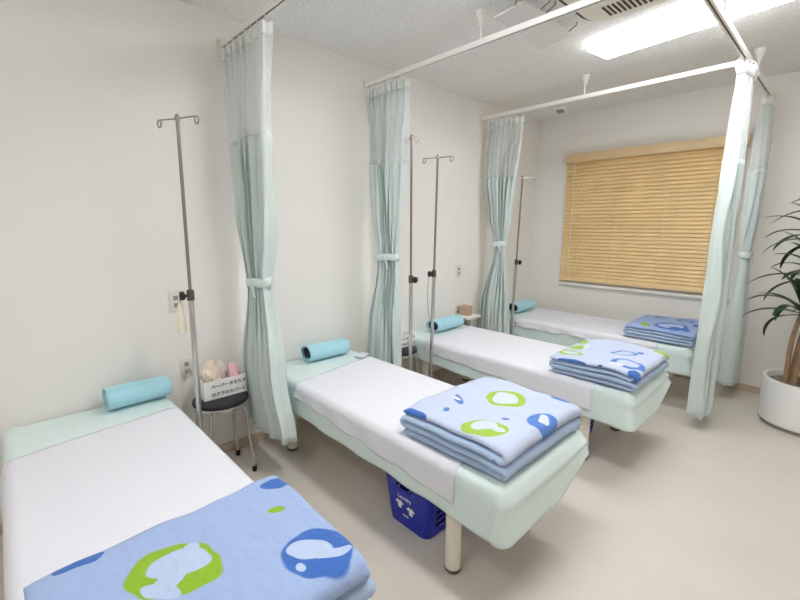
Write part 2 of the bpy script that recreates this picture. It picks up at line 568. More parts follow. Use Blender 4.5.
# ------------------------------------------------------------------ curtains
def curtain(label, axis, pos, keys, folds, tie=None, seed=0, z_net=1.84, z_top=2.325, hem=0.225, hooks=7, rail_z=2.36):
    """gathered hospital curtain hanging in a plane. axis 'x': spreads along x at y=pos, axis 'y': spreads along y at x=pos.
    keys: (z, (s0, s1, amplitude, offset)) from bottom to top."""
    top = keys[-1][1]
    sc_ = (top[0] + top[1]) / 2
    base = (sc_, pos, 0) if axis == 'x' else (pos, sc_, 0)
    t = thing('privacy_curtain', label, 'curtain', base, 0, 'mint privacy curtains')
    NT = folds * 12
    rnd = random.Random(seed)
    ph = [rnd.uniform(-0.5, 0.5) for _ in range(folds + 2)]
    am = [rnd.uniform(0.6, 1.25) for _ in range(folds + 2)]
    def point(u, z):
        s0, s1, A, off = interp(keys, z)
        k = u * folds
        i = int(k)
        fr = k - i
        w = ph[i] * (1 - fr) + ph[i + 1] * fr
        a = am[i] * (1 - fr) + am[i + 1] * fr
        drift = 0.35 * ns(u * 3 + seed, z * 1.3, 7.7)
        wv = math.sin(2 * PI * (k + 0.25 * w + drift * (1 - sm(2.0, 2.3, z))))
        s = s0 + (s1 - s0) * (u + 0.045 * math.sin(4 * PI * k + w))
        d = off + A * a * wv + 0.006 * ns(u * 9, z * 2.5, seed)
        # round the bunch a little
        d += -0.5 * A * (1 - (2 * u - 1) ** 2) * 0.4
        return (s, d)
    def world(u, z):
        s, d = point(u, z)
        return Vector((s - base[0], d, z)) if axis == 'x' else Vector((-d, s - base[1], z))
    def strip(name, z0, z1, n, mat, parent=t, hemf=None):
        bm = bmesh.new()
        rows = []
        for j in range(n + 1):
            z = z0 + (z1 - z0) * j / n
            rows.append([world(i / NT, z) for i in range(NT + 1)])
        grid(bm, rows)
        o = new_obj(name, bm, mat, parent, smooth=80)
        return o
    cl = strip('cloth', hem, z_net, 44, M_cloth)
    sd = cl.modifiers.new('thickness', 'SOLIDIFY')
    sd.thickness = 0.0025
    strip('net', z_net, z_top - 0.055, 12, M_net)
    hd = strip('header', z_top - 0.055, z_top, 3, M_header)
    sd = hd.modifiers.new('thickness', 'SOLIDIFY')
    sd.thickness = 0.003
    for k in range(hooks):
        u = (k + 0.5) / hooks
        p = world(u, z_top - 0.015)
        bm = bmesh.new()
        if axis == 'x':
            q = Vector((p.x, 0, rail_z + 0.004))
        else:
            q = Vector((0, p.y, rail_z + 0.004))
        tube(bm, [p, p + Vector((0, 0, 0.02)), p.lerp(q, 0.6) + Vector((0, 0, 0.012)), q], 0.003, 6)
        new_obj('hook', bm, M_white, t)
    if tie:
        s0, s1, A, off = interp(keys, tie)
        c = (s0 + s1) / 2
        rs, rd = (s1 - s0) / 2 + 0.010, A * 1.2 + 0.012
        bm = bmesh.new()
        rows = []
        n = 40
        for j in range(5):
            f = j / 4 - 0.5
            row = []
            for k in range(n):
                a = 2 * PI * k / n
                bulge = 1 + 0.05 * (1 - 4 * f * f)
                s = c + rs * bulge * math.cos(a)
                d = off - 0.1 * A + rd * bulge * math.sin(a)
                z = tie + f * 0.05 + 0.012 * math.cos(a) + 0.004 * math.sin(3 * a)
                row.append(Vector((s - base[0], d, z)) if axis == 'x' else Vector((-d, s - base[1], z)))
            rows.append(row)
        grid(bm, rows, close=True)
        b = new_obj('tie_band', bm, M_band, t, smooth=80)
        sd = b.modifiers.new('thickness', 'SOLIDIFY')
        sd.thickness = 0.005
        # the loose end of the band
        bm = bmesh.new()
        rows = []
        for j in range(7):
            f = j / 6
            w = 0.022
            s = c + rs * 0.3 + 0.02 * f
            d = off - 0.1 * A - rd * 1.08 - 0.006
            if axis == 'y':
                d = off + 0.1 * A - rd * 1.08 - 0.006
            z = tie - 0.012 - 0.06 * f
            row = []
            for e in (-w / 2, w / 2):
                row.append(Vector((s + e - base[0], d, z)) if axis == 'x' else Vector((-d, s + e - base[1], z)))
            rows.append(row)
        grid(bm, rows)
        e = new_obj('tie_end', bm, M_band, b, smooth=80)
        sd = e.modifiers.new('thickness', 'SOLIDIFY')
        sd.thickness = 0.004
    return t

curtain('mint curtain with net top tied back beside the stool, between the two nearest beds', 'x', 1.03,
        [(0.2, (0.11, 0.56, 0.056, 0.012)), (0.6, (0.13, 0.50, 0.05, -0.012)), (1.07, (0.20, 0.42, 0.028, -0.01)), (1.45, (0.13, 0.48, 0.042, 0)), (1.84, (0.10, 0.51, 0.045, 0)), (2.33, (0.03, 0.55, 0.032, 0))],
        7, tie=1.09, seed=3)
curtain('mint curtain with net top tied back against the wall behind the second bed', 'x', 2.04,
        [(0.2, (0.04, 0.40, 0.050, -0.055)), (0.6, (0.07, 0.38, 0.045, -0.04)), (1.17, (0.13, 0.34, 0.028, 0)), (1.5, (0.08, 0.39, 0.04, 0)), (1.84, (0.05, 0.41, 0.042, 0)), (2.33, (0.02, 0.44, 0.03, 0))],
        9, tie=1.17, seed=11, z_net=1.82)
curtain('mint curtain with net top tied into a narrow waist between third and farthest bed', 'x', 3.43,
        [(0.2, (0.03, 0.42, 0.07, 0)), (0.6, (0.06, 0.38, 0.06, 0)), (1.2, (0.20, 0.32, 0.022, 0)), (1.5, (0.12, 0.37, 0.035, 0)), (1.84, (0.055, 0.41, 0.042, 0)), (2.33, (0.05, 0.46, 0.03, 0))],
        8, tie=1.22, seed=23, z_net=1.83)
curtain('pale curtain hanging untied at the rail corner in front of the blind', 'y', XR,
        [(0.06, (3.34, 3.60, 0.06, 0.03)), (0.7, (3.33, 3.57, 0.055, 0.02)), (1.8, (3.30, 3.54, 0.045, 0.01)), (2.26, (3.27, 3.52, 0.03, 0)), (2.33, (3.24, 3.55, 0.045, 0))],
        5, seed=31, z_net=1.80, hem=0.09)
curtain('mint curtain with net top tied back at the right end of the blind', 'y', XR,
        [(0.1, (4.12, 4.40, 0.055, 0.0)), (0.6, (4.14, 4.38, 0.05, 0.0)), (1.18, (4.20, 4.34, 0.028, 0)), (1.5, (4.17, 4.39, 0.04, 0)), (1.83, (4.16, 4.42, 0.042, 0)), (2.33, (4.20, 4.44, 0.03, 0))],
        5, tie=1.18, seed=41, z_net=1.82, hem=0.12, hooks=5)

# ------------------------------------------------------------------ beds
BX0, BX1, ZT = 0.02, 1.82, 0.5
def bed(y0, y1, label):
    t = thing('treatment_bed', label, 'bed', ((BX0 + BX1) / 2, (y0 + y1) / 2, 0), 0, 'treatment beds in a row')
    hx, hy = (BX1 - BX0) / 2 - 0.012, (y1 - y0) / 2 - 0.012
    bm = bmesh.new()
    box(bm, -hx, hx, -hy, hy, 0.41, ZT - 0.006, 0.03, 4)
    new_obj('mattress', bm, M_mattress, t)
    bm = bmesh.new()
    box(bm, -hx + 0.03, hx - 0.03, -hy + 0.02, hy - 0.02, 0.355, 0.405, 0.004)
    new_obj('frame', bm, M_legs, t)
    for sx in (0.252, 1.56):
        for sy in (y0 + 0.06, y1 - 0.06):
            px, py = sx - (BX0 + BX1) / 2, sy - (y0 + y1) / 2
            bm = bmesh.new()
            lathe(bm, [(0, 0.018), (0.032, 0.018), (0.032, 0.352), (0, 0.352)], (px, py, 0), 24)
            lg = new_obj('leg', bm, M_legs, t)
            bm = bmesh.new()
            lathe(bm, [(0, 0), (0.026, 0), (0.033, 0.006), (0.033, 0.017), (0, 0.017)], (px, py, 0), 24)
            new_obj('foot_cap', bm, M_darksteel, lg)
    return t

def rounded_outline(x0, x1, y0, y1, R, ns_):
    """closed outline with outward normals, evenly sampled"""
    hx, hy = (x1 - x0) / 2, (y1 - y0) / 2
    cx, cy = (x0 + x1) / 2, (y0 + y1) / 2
    segs = []
    pts = []
    def line(a, b, n, nr):
        for k in range(n):
            f = k / n
            pts.append((Vector((a[0] + (b[0] - a[0]) * f, a[1] + (b[1] - a[1]) * f)), Vector(nr)))
    def arc(c, a0, n):
        for k in range(n):
            a = a0 + PI / 2 * k / n
            pts.append((Vector((c[0] + R * math.cos(a), c[1] + R * math.sin(a))), Vector((math.cos(a), math.sin(a)))))
    line((x1, y0 + R), (x1, y1 - R), 30, (1, 0)); arc((x1 - R, y1 - R), 0, 12)
    line((x1 - R, y1), (x0 + R, y1), 70, (0, 1)); arc((x0 + R, y1 - R), PI / 2, 12)
    line((x0, y1 - R), (x0, y0 + R), 30, (-1, 0)); arc((x0 + R, y0 + R), PI, 12)
    line((x0 + R, y0), (x1 - R, y0), 70, (0, -1)); arc((x1 - R, y0 + R), 1.5 * PI, 12)
    return pts

def bed_sheet(y0, y1, label, seed, creases=()):
    cx, cy = (BX0 + BX1) / 2, (y0 + y1) / 2
    t = None
    R = 0.04
    bm = bmesh.new()
    out = rounded_outline(BX0, BX1, y0, y1, R, 0)
    n = len(out)
    rows = []
    # top, from inside out
    for d in (0.31, 0.28, 0.25, 0.22, 0.19, 0.16, 0.135, 0.11, 0.09, 0.075, 0.06, 0.047, 0.035):
        rr = max(R - d, 0.0)
        row = []
        for p, nr in out:
            q = Vector((min(max(p.x, BX0 + d), BX1 - d), min(max(p.y, y0 + d), y1 - d)))
            cr = 0.0
            for (ax, ay, bx_, by_, hh, ww) in creases:
                u = Vector((bx_ - ax, by_ - ay)); w_ = Vector((q.x - ax, q.y - ay))
                f = min(max(w_.dot(u) / u.dot(u), 0), 1)
                dd = (w_ - u * f).length
                cr += hh * (1 - f * 0.6) * math.exp(-(dd / ww) ** 2)
            row.append(Vector((q.x - cx, q.y - cy, ZT + 0.0015 * ns(q.x * 3, q.y * 3, seed) + cr)))
        rows.append(row)
    rad = 0.034
    for a in (20, 40, 60, 80):
        a = math.radians(a)
        row = []
        for p, nr in out:
            q = p - nr * (rad * (1 - math.sin(a)))
            row.append(Vector((q.x - cx, q.y - cy, ZT - rad * (1 - math.cos(a)))))
        rows.append(row)
    def hem(p):
        near = 0.30 + 0.03 * sm(1.62, 1.2, p.x) * 0.3 + 0.022 * sm(0.9, 0.2, p.x)
        far_foot = 0.11 * sm(cy + 0.02, y1 + 0.03, p.y) * sm(1.45, 1.82, p.x)
        return near + far_foot
    nr_ = 12
    for j in range(1, nr_ + 1):
        f = j / nr_
        row = []
        for i, (p, nr) in enumerate(out):
            zt = ZT - rad
            h = hem(p)
            corner = max(0.0, abs(nr.x) * abs(nr.y) * 2)
            foot = max(0.0, nr.x) + 0.7 * max(0.0, nr.y) * sm(1.35, 1.8, p.x) + 0.4 * max(0.0, -nr.y) * sm(1.62, 1.8, p.x)
            foot = min(foot, 1.0)
            rip = 0.004 * math.sin(p.x * 21 + seed) + 0.004 * ns(p.x * 6, p.y * 6, seed * 2.1)
            off = f * (0.004 + rip * f + 0.02 * foot * 1) + 0.004 * f * corner * (1 if nr.x > 0 else 0)
            off += 0.010 * foot * math.exp(-((f - 0.12) / 0.16) ** 2)
            # the head end and far sides hang plain
            if nr.x < -0.2:
                off = 0.0
            q = p + nr * off
            row.append(Vector((q.x - cx, q.y - cy, zt + (h - zt) * f + 0.006 * f * ns(p.x * 4, p.y * 4, seed))))
        rows.append(row)
    V = grid(bm, rows, close=True)
    # closed flat middle
    uniq = []
    for v in V[0]:
        uniq.append(v)
    bmesh.ops.remove_doubles(bm, verts=list(bm.verts), dist=0.0004)
    be = [e for e in bm.edges if e.is_boundary and all(v.co.z > 0.48 for v in e.verts)]
    bmesh.ops.edgeloop_fill(bm, edges=be)
    o = new_obj('bed_sheet', bm, M_sheet, None, smooth=80)
    sd = o.modifiers.new('thickness', 'SOLIDIFY')
    sd.thickness = 0.002
    sd.offset = 1
    o.location = (cx, cy, 0)
    return tag(o, label, 'bed sheet', 'mint bed sheets')

def paper_sheet(y0, y1, xh, xf, label, seed, hem_near, hem_far):
    """white paper sheet laid over the bed. xh=(near, far) head edge, xf = foot edge, hem functions give z"""
    cx, cy = (xh[0] + xf) / 2, (y0 + y1) / 2
    bm = bmesh.new()
    e = 0.006
    NX = 70
    rows = []
    # cross-section: list of (kind, value)
    for i in range(NX + 1):
        fx = i / NX
        row = []
        sec = []
        rad = 0.038
        x_near = xh[0] + (xf - xh[0]) * fx
        x_far = xh[1] + (xf - xh[1]) * fx
        hn = hem_near(x_near)
        hf = hem_far(x_far)
        for k in range(9):
            f = k / 8
            z = hn + (ZT - rad - hn) * f
            drop = 1 - f
            d = 0.006 + 0.010 * drop * (0.5 + ns(x_near * 5, z * 3, seed)) + 0.005 * drop * math.sin(x_near * 26 + z * 12 + seed)
            sec.append((y0 - d, z, 0.0))
        for k in range(1, 8):
            a = PI / 2 * k / 8
            sec.append((y0 + rad - (rad + e) * math.cos(a), ZT - rad + (rad + e) * math.sin(a), 0.0))
        for k in range(0, 31):
            f = k / 30
            y = y0 + rad + (y1 - y0 - 2 * rad) * f
            x = x_near
            wr = 0.0025 * (ns(x_near * 7, y * 7, seed) + 0.6) + 0.003 * max(0, ns(x_near * 2.2, y * 9, seed + 5))
            # a soft crease along the middle
            wr += 0.003 * math.exp(-((y - cy) / 0.012) ** 2)
            sec.append((y, ZT + e * 0.6 + wr, f))
        for k in range(1, 9):
            a = PI / 2 * k / 8
            sec.append((y1 - rad + (rad + e) * math.sin(a), ZT - rad + (rad + e) * math.cos(a), 1.0))
        for k in range(1, 7):
            f = k / 6
            z = ZT - rad + (hf - ZT + rad) * f
            sec.append((y1 + 0.006 + 0.006 * f, z, 1.0))
        for (y, z, f) in sec:
            x = x_near + (x_far - x_near) * f
            x += 0.006 * ns(y * 6, 3.3, seed) * (1 if fx < 0.02 or fx > 0.98 else 0.3)
            row.append(Vector((x - cx, y - cy, z)))
        rows.append(row)
    grid(bm, rows)
    o = new_obj('paper_sheet', bm, M_paper, None, smooth=80)
    sd = o.modifiers.new('thickness', 'SOLIDIFY')
    sd.thickness = 0.0015
    o.location = (cx, cy, 0)
    return tag(o, label, 'paper sheet', 'white paper bed covers')

def folded_blanket(label, x0, x1, y0, y1, mat, seed, layers=4, pitch=0.029, thick=0.025, sag=0.0, rz=0.0, spread=0.02):
    """one fleece blanket folded in a zig-zag; folds at the foot end, layer ends on the near side"""
    L, W = x1 - x0, y1 - y0
    zb = ZT + 0.014
    path = []   # (x, zc, arc, layer, nx, nz)
    r = pitch / 2
    arc = 0.0
    n_l = 22
    xs0, xs1 = 0.0, L - r - thick / 2
    for k in range(layers):
        z = thick / 2 + k * pitch
        fwd = (k % 2 == 0)
        a, b = (xs0 + (r if k > 0 else 0.01), xs1) if fwd else (xs1, xs0 + (r if k < layers - 1 else 0.0))
        for i in range(n_l + 1):
            f = i / n_l
            x = a + (b - a) * f
            path.append([x, z, arc + abs(b - a) * f, k + 0.0, (0, 1) if fwd else (0, -1)])
        arc += abs(b - a)
        if k < layers - 1:
            cxk = b
            for i in range(1, 8):
                an = -PI / 2 + PI * i / 8
                x = cxk + (r * math.cos(an) if fwd else -r * math.cos(an))
                zz = z + r + r * math.sin(an)
                path.append([x, zz, arc + PI * r * i / 8, k + i / 8, None])
            arc += PI * r
    total = arc
    NY = 44
    n = len(path)
    # normals of the centre line in xz
    nor = []
    for i in range(n):
        a = path[max(i - 1, 0)]
        b = path[min(i + 1, n - 1)]
        tx, tz = b[0] - a[0], b[1] - a[1]
        l = math.hypot(tx, tz) or 1
        nor.append((-tz / l, tx / l))
    H = (layers - 1) * pitch + thick
    def shape(i, side, y_f):
        x, z, s, k, _ = path[i]
        # layer specific shifts of the near and far edges
        e0 = spread * (0.2 + ns(k * 0.83, 1.7, seed))
        e1 = spread * (0.2 + ns(k * 0.77, 9.1, seed))
        ylo, yhi = e0, W - e1
        y = ylo + (yhi - ylo) * y_f
        edge = min(y_f, 1 - y_f) * (yhi - ylo)
        th = thick * (0.30 + 0.70 * math.sqrt(min(1, edge / 0.012))) if edge < 0.012 else thick
        ends = min(s, total - s)
        if ends < 0.014:
            th *= 0.35 + 0.65 * math.sqrt(max(ends, 0) / 0.014)
        px = x + nor[i][0] * th / 2 * side
        pz = z + nor[i][1] * th / 2 * side
        kf = z / H
        # softness: uneven surface, drooping top corners, slight slump to the near side
        soft = 0.014 * ns(px * 4.2, y * 4.2, seed) + 0.005 * ns(px * 11, y * 11, seed + 3) + 0.006 * ns(px * 3 + y * 9, y * 2.5 - px * 8, seed + 7)
        pz += kf * soft
        px += 0.010 * kf * ns(y * 5, z * 14, seed + 11) + 0.004 * ns(y * 9, z * 40, seed)
        corner = sm(0.10, 0.0, edge) * sm(0.16, 0.0, min(px, L - px))
        pz -= corner * kf * (0.008 + sag)
        pz -= sm(0.10, 0.0, min(px + 0.02, L - px)) * kf * 0.005
        pz -= sm(0.06, 0.0, edge) * kf * 0.003
        y += 0.006 * ns(px * 6, k * 1.3, seed + 21)
        return Vector((px - L / 2, y - W / 2, max(pz, 0.001)))
    bm = bmesh.new()
    uvl = bm.loops.layers.uv.new('UVMap')
    s_top0 = total - (xs1 - xs0)         # arc where the top layer starts
    loops = []
    idx = [(i, 1) for i in range(n)] + [(i, -1) for i in range(n - 1, -1, -1)]
    yf = [0, 0.004, 0.010, 0.02] + [0.02 + 0.96 * j / NY for j in range(1, NY)] + [0.98, 0.99, 0.996, 1]
    uvs = {}
    V = []
    for y_f in yf:
        row = []
        for (i, sd_) in idx:
            v = bm.verts.new(shape(i, sd_, y_f))
            uvs[v] = (xs1 - (path[i][2] - s_top0), y_f * W, sd_)
            row.append(v)
        V.append(row)
    for a, b in zip(V, V[1:]):
        m = len(a)
        for k in range(m):
            f = bm.faces.new((a[k], a[(k + 1) % m], b[(k + 1) % m], b[k]))
            for lp in f.loops:
                u, v, sd_ = uvs[lp.vert]
                # +1 side of the top layer is its underside there (path runs backwards); plain side gets a large u
                lp[uvl].uv = (u if sd_ < 0 else u + 5.0, v)
    for row, flip in ((V[0], False), (V[-1], True)):
        for k in range(n - 1):
            q = (row[k], row[k + 1], row[2 * n - 2 - k], row[2 * n - 1 - k])
            f = bm.faces.new(q if flip else q[::-1])
            for lp in f.loops:
                u, v, sd_ = uvs[lp.vert]
                lp[uvl].uv = (u, v)
    o = new_obj('folded_blanket', bm, mat, None, smooth=70)
    o.location = ((x0 + x1) / 2, (y0 + y1) / 2, zb)
    o.rotation_euler = (0, 0, rz)
    return tag(o, label, 'blanket', 'folded printed blankets')

def rolled_towel(label, x, y0, y1, rz, seed, h=0.12, d=0.15):
    """towel wound around a dark core, seen from its end as a flattened spiral"""
    L = y1 - y0
    t = thing('rolled_towel_pillow', label, 'pillow', (x, (y0 + y1) / 2, ZT + 0.008), rz, 'rolled aqua towels at the bed heads')
    bm = bmesh.new()
    rows = []
    nv = 26
    turns = 1.4
    npath = 110
    sec = []
    for k in range(npath + 1):
        f = k / npath
        a = -PI * 0.5 + 2 * PI * turns * f
        rr = 0.80 + 0.20 * f
        cx_, cz_ = d / 2 * rr * math.cos(a), h / 2 * rr * math.sin(a)
        # superellipse feel: flat underneath
        cz_ = max(cz_, -h / 2 + 0.003 + (1 - f) * 0.01)
        sec.append((cx_, cz_ + h / 2, f))
    for j in range(nv + 1):
        fy = j / nv
        y = -L / 2 + L * fy
        row = []
        for (cx_, cz_, f) in sec:
            tele = 0.010 * (1 - f) * (1 if fy < 0.5 else -1) * abs(2 * fy - 1)
            dz = 0.005 * ns(y * 8, cx_ * 10, seed) * (cz_ / h)
            row.append(Vector((cx_ + 0.004 * ns(y * 7, cz_ * 9, seed + 4), y + tele, cz_ * (0.97 + 0.05 * ns(y * 5, 0.4, seed)) + dz)))
        rows.append(row)
    grid(bm, rows)
    o = new_obj('towel', bm, M_towel, t, smooth=80)
    sd = o.modifiers.new('thickness', 'SOLIDIFY')
    sd.thickness = 0.007
    sd.offset = -1
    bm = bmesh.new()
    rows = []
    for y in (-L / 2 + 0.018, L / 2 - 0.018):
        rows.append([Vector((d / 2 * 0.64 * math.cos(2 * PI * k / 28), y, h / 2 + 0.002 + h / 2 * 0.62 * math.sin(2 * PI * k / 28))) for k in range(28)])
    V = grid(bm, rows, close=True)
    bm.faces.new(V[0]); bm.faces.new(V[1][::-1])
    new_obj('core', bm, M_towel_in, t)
    return t

beds = [(-0.09, 0.57), (1.145, 1.805), (2.37, 3.03), (3.60, 4.26)]
names = ['nearest bed at the lower left', 'second bed from the camera', 'third bed, beyond the second', 'farthest bed, below the blind']
for (y0, y1), nm in zip(beds, names):
    bed(y0, y1, {0: 'low treatment bed nearest the camera at the lower left', 1: 'low treatment bed with the blue basket under its foot end, second from the camera',
                 2: 'low treatment bed third from the camera, beyond two drip stands', 3: 'low treatment bed farthest away, below the wooden blind'}[beds.index((y0, y1))])
sheet_lab = ['mint green bed sheet on the nearest bed, creased at its corner', 'mint green bed sheet on the second bed, hanging above the blue basket',
             'mint green bed sheet on the third bed, behind the second', 'mint green bed sheet on the farthest bed below the blind']
for i, (y0, y1) in enumerate(beds):
    bed_sheet(y0, y1, sheet_lab[i], 1.7 + i * 3.1, creases=[(0.05, -0.05, 0.26, 0.06, 0.012, 0.016), (0.20, 0.16, 0.30, 0.12, 0.006, 0.014)] if i == 0 else [(1.79, y0 + 0.03, 1.66, y0 + 0.12, 0.008, 0.018)])

def hem_lin(xa, za, xb, zb, wob=0.0, s=0.0):
    def h(x):
        f = (x - xa) / (xb - xa)
        return za + (zb - za) * f + wob * math.sin(x * 19 + s) * 0.7 + wob * math.sin(x * 43 + s)
    return h
fl = hem_lin(0, 0.42, 1, 0.42)
paper_sheet(*beds[0], (0.385, 0.30), 1.62, 'white paper sheet spread over the nearest bed', 2.0, hem_lin(0.4, 0.43, 1.6, 0.37, 0.002), hem_lin(0.4, 0.43, 1.6, 0.40, 0.002))
paper_sheet(*beds[1], (0.42, 0.33), 1.61, 'white paper sheet on the second bed, hanging over the side above the basket', 4.0, hem_lin(0.476, 0.425, 1.606, 0.352, 0.002, 1), fl)
paper_sheet(*beds[2], (0.31, 0.25), 1.62, 'white paper sheet on the third bed with rumpled side', 6.0, hem_lin(0.4, 0.41, 1.6, 0.345, 0.003, 2), fl)
paper_sheet(*beds[3], (0.36, 0.25), 1.60, 'white paper sheet with wavy edge on the farthest bed', 8.0, hem_lin(0.4, 0.425, 1.3, 0.44, 0.006, 3), fl)

# blankets
G = rgb(142, 180, 52)
G2 = rgb(158, 194, 76)
B = rgb(68, 110, 186)
B2 = rgb(88, 130, 202)
W1 = rgb(182, 198, 228)
b1 = rgb(160, 180, 220)
LB = rgb(172, 192, 220)
# coordinates: u from the head edge of the folded blanket, v from its near edge (metres)
mat1 = blanket_material('blanket_print_a', b1, [
    (0.205, 0.26, 0.105, 0.080, 45, G, None), (0.190, 0.275, 0.068, 0.042, 62, W1, None), (0.245, 0.215, 0.050, 0.020, 30, W1, None),
    (0.17, 0.30, 0.03, 0.018, -25, W1, None), (0.225, 0.235, 0.03, 0.034, 0, W1, None),
    (0.375, 0.525, 0.085, 0.078, 40, B, None), (0.355, 0.515, 0.055, 0.034, 50, W1, None), (0.40, 0.555, 0.045, 0.014, 75, W1, None), (0.39, 0.47, 0.012, 0.012, 0, W1, None),
    (0.065, 0.59, 0.060, 0.026, 80, B, None), (0.175, 0.525, 0.013, 0.024, -20, G, None),
    (0.02, 0.10, 0.05, 0.028, 90, B, None), (0.40, 0.12, 0.08, 0.05, 20, B, None)],
    LB, 0.56)
wb = rgb(194, 204, 228)
W2 = rgb(206, 214, 232)
mat2 = blanket_material('blanket_print_b', wb, [
    (0.262, 0.395, 0.088, 0.100, 30, G2, None), (0.262, 0.395, 0.060, 0.066, 30, W2, None), (0.225, 0.43, 0.03, 0.035, 10, W2, None),
    (0.362, 0.085, 0.090, 0.072, 35, G2, None), (0.350, 0.105, 0.056, 0.040, 60, W2, None), (0.405, 0.105, 0.03, 0.022, 0, W2, None),
    (0.485, 0.305, 0.055, 0.072, 0, B2, None), (0.475, 0.32, 0.018, 0.04, 20, W2, None), (0.42, 0.60, 0.05, 0.055, 30, B2, None),
    (0.375, 0.215, 0.016, 0.010, 40, B2, None), (0.125, 0.235, 0.018, 0.050, 50, B2, None), (0.15, 0.11, 0.014, 0.02, 0, B2, None), (0.11, 0.235, 0.03, 0.012, 0, W2, None),
    (0.05, -0.01, 0.09, 0.035, 0, B, None), (0.30, -0.02, 0.10, 0.02, 0, B2, None), (0.56, 0.05, 0.035, 0.05, 0, B2, None), (0.56, 0.06, 0.02, 0.025, 0, W2, None)],
    LB, 0.575)
mat3 = blanket_material('blanket_print_c', wb, [
    (0.07, 0.12, 0.075, 0.055, 20, G2, None), (0.07, 0.12, 0.045, 0.030, 30, W2, None), (0.06, 0.27, 0.060, 0.028, 70, G2, None), (0.03, 0.40, 0.06, 0.03, 90, G2, None), (0.09, 0.32, 0.02, 0.05, 20, W2, None),
    (0.31, 0.33, 0.075, 0.060, 40, B2, 0.72), (0.375, 0.41, 0.02, 0.028, 0, B2, None),
    (0.40, 0.12, 0.085, 0.080, 30, B2, 0.70), (0.36, 0.06, 0.04, 0.03, 0, W2, None), (0.46, 0.54, 0.035, 0.055, 0, G2, None),
    (0.15, -0.005, 0.10, 0.012, 0, B, None), (0.48, 0.02, 0.04, 0.035, 0, B, None), (0.30, -0.01, 0.02, 0.02, 0, B, None)],
    LB, 0.575)
pb = rgb(152, 174, 218)
W3 = rgb(178, 194, 228)
mat4 = blanket_material('blanket_print_d', pb, [
    (0.29, 0.16, 0.115, 0.115, 30, B, None), (0.29, 0.165, 0.085, 0.080, 30, W3, None), (0.33, 0.11, 0.05, 0.03, 40, B, None), (0.40, 0.10, 0.025, 0.04, 0, B, None),
    (0.12, 0.10, 0.035, 0.06, 20, G, None), (0.14, 0.52, 0.07, 0.04, 60, B, 0.6), (0.33, 0.45, 0.06, 0.05, 0, B, 0.65), (0.44, 0.30, 0.03, 0.05, 0, B, None)],
    LB, 0.56)
folded_blanket('blue fleece blanket folded on the nearest bed, big green oval in view', 1.37, 1.845, -0.06, 0.555, mat1, 1.0, layers=4, pitch=0.033, thick=0.029)
folded_blanket('whitish fleece blanket with two green rings folded on the second bed', 1.285, 1.805, 1.175, 1.775, mat2, 5.3, sag=0.002, pitch=0.031, thick=0.027)
folded_blanket('whitish fleece blanket with blue outlined ovals folded on the third bed', 1.345, 1.835, 2.375, 2.985, mat3, 9.1, sag=0.002, pitch=0.030)
folded_blanket('blue fleece blanket with blue outline print folded on the farthest bed', 1.345, 1.825, 3.605, 4.22, mat4, 13.7, pitch=0.027, thick=0.023)

rolled_towel('rolled aqua towel pillow on the nearest bed', 0.118, 0.285, 0.590 - 0.02, 0.04, 1.0)
rolled_towel('rolled aqua towel pillow on the second bed beside the tied curtain', 0.15, 1.385, 1.695, -0.03, 2.0)
rolled_towel('rolled aqua towel pillow on the third bed behind the drip stands', 0.20, 2.56, 2.90, 0.0, 3.0)
rolled_towel('rolled aqua towel pillow on the farthest bed beside the lone drip stand', 0.23, 3.74, 4.09, 0.0, 4.0)

bm = bmesh.new()
rows = []
for i in range(9):
    rows.append([Vector((-0.03 + 0.06 * i / 8, -0.05 + 0.10 * j / 8, 0.010 + 0.004 * ns(i * 0.5, j * 0.5, 2))) for j in range(9)])
grid(bm, rows)
o = new_obj('paper_napkin', bm, M_paper, None, smooth=80)
md = o.modifiers.new('thickness', 'SOLIDIFY'); md.thickness = 0.008
o.location = (0.30, 1.735, ZT + 0.010)
o.rotation_euler = (0, 0, 0.4)
tag(o, 'small folded white napkin at the head of the second bed', 'napkin')

# ------------------------------------------------------------------ stools with boxes
def stool(label, x, y, rz=0.0, h=0.405):
    t = thing('round_stool', label, 'stool', (x, y, 0), rz, 'round stools between the beds')
    bm = bmesh.new()
    lathe(bm, [(0, h), (0.13, h), (0.145, h - 0.006), (0.148, h - 0.018), (0.146, h - 0.0245), (0, h - 0.0245)], n=40)
    new_obj('seat', bm, M_seatblack, t)
    bm = bmesh.new()
    lathe(bm, [(0.146, h - 0.025), (0.153, h - 0.03), (0.153, h - 0.044), (0.146, h - 0.048), (0.135, h - 0.044), (0.135, h - 0.025), (0.146, h - 0.025)], n=40)
    new_obj('rim', bm, M_chrome, t)
    for sx, sy in ((1, 1), (1, -1), (-1, 1), (-1, -1)):
        bm = bmesh.new()
        pts = [(sx * 0.02, sy * 0.02, h - 0.036), (sx * 0.065, sy * 0.065, h - 0.037), (sx * 0.088, sy * 0.088, h - 0.055), (sx * 0.098, sy * 0.098, h - 0.10), (sx * 0.116, sy * 0.116, 0.03)]
        tube(bm, pts, 0.0095, 10)
        lg = new_obj('leg', bm, M_chrome, t)
        bm = bmesh.new()
        lathe(bm, [(0, 0), (0.012, 0), (0.0135, 0.006), (0.0135, 0.03), (0.012, 0.034), (0, 0.034)], (sx * 0.117, sy * 0.117, 0), 14)
        new_obj('foot_tip', bm, M_black, lg)
    return t
stool('round black stool with chrome legs holding the lettered box, left of the first curtain', 0.20, 0.807, 0.0, h=0.455)
stool('round black stool with white box, half hidden beyond the second curtain', 0.17, 2.205, 0.0, h=0.445)
st = thing('side_table', 'low white side table at the wall between third bed and third curtain', 'table', (0.12, 3.165, 0))
bm = bmesh.new()
box(bm, -0.10, 0.08, -0.09, 0.09, 0.535, 0.56, 0.004)
new_obj('table_top', bm, M_white, st)
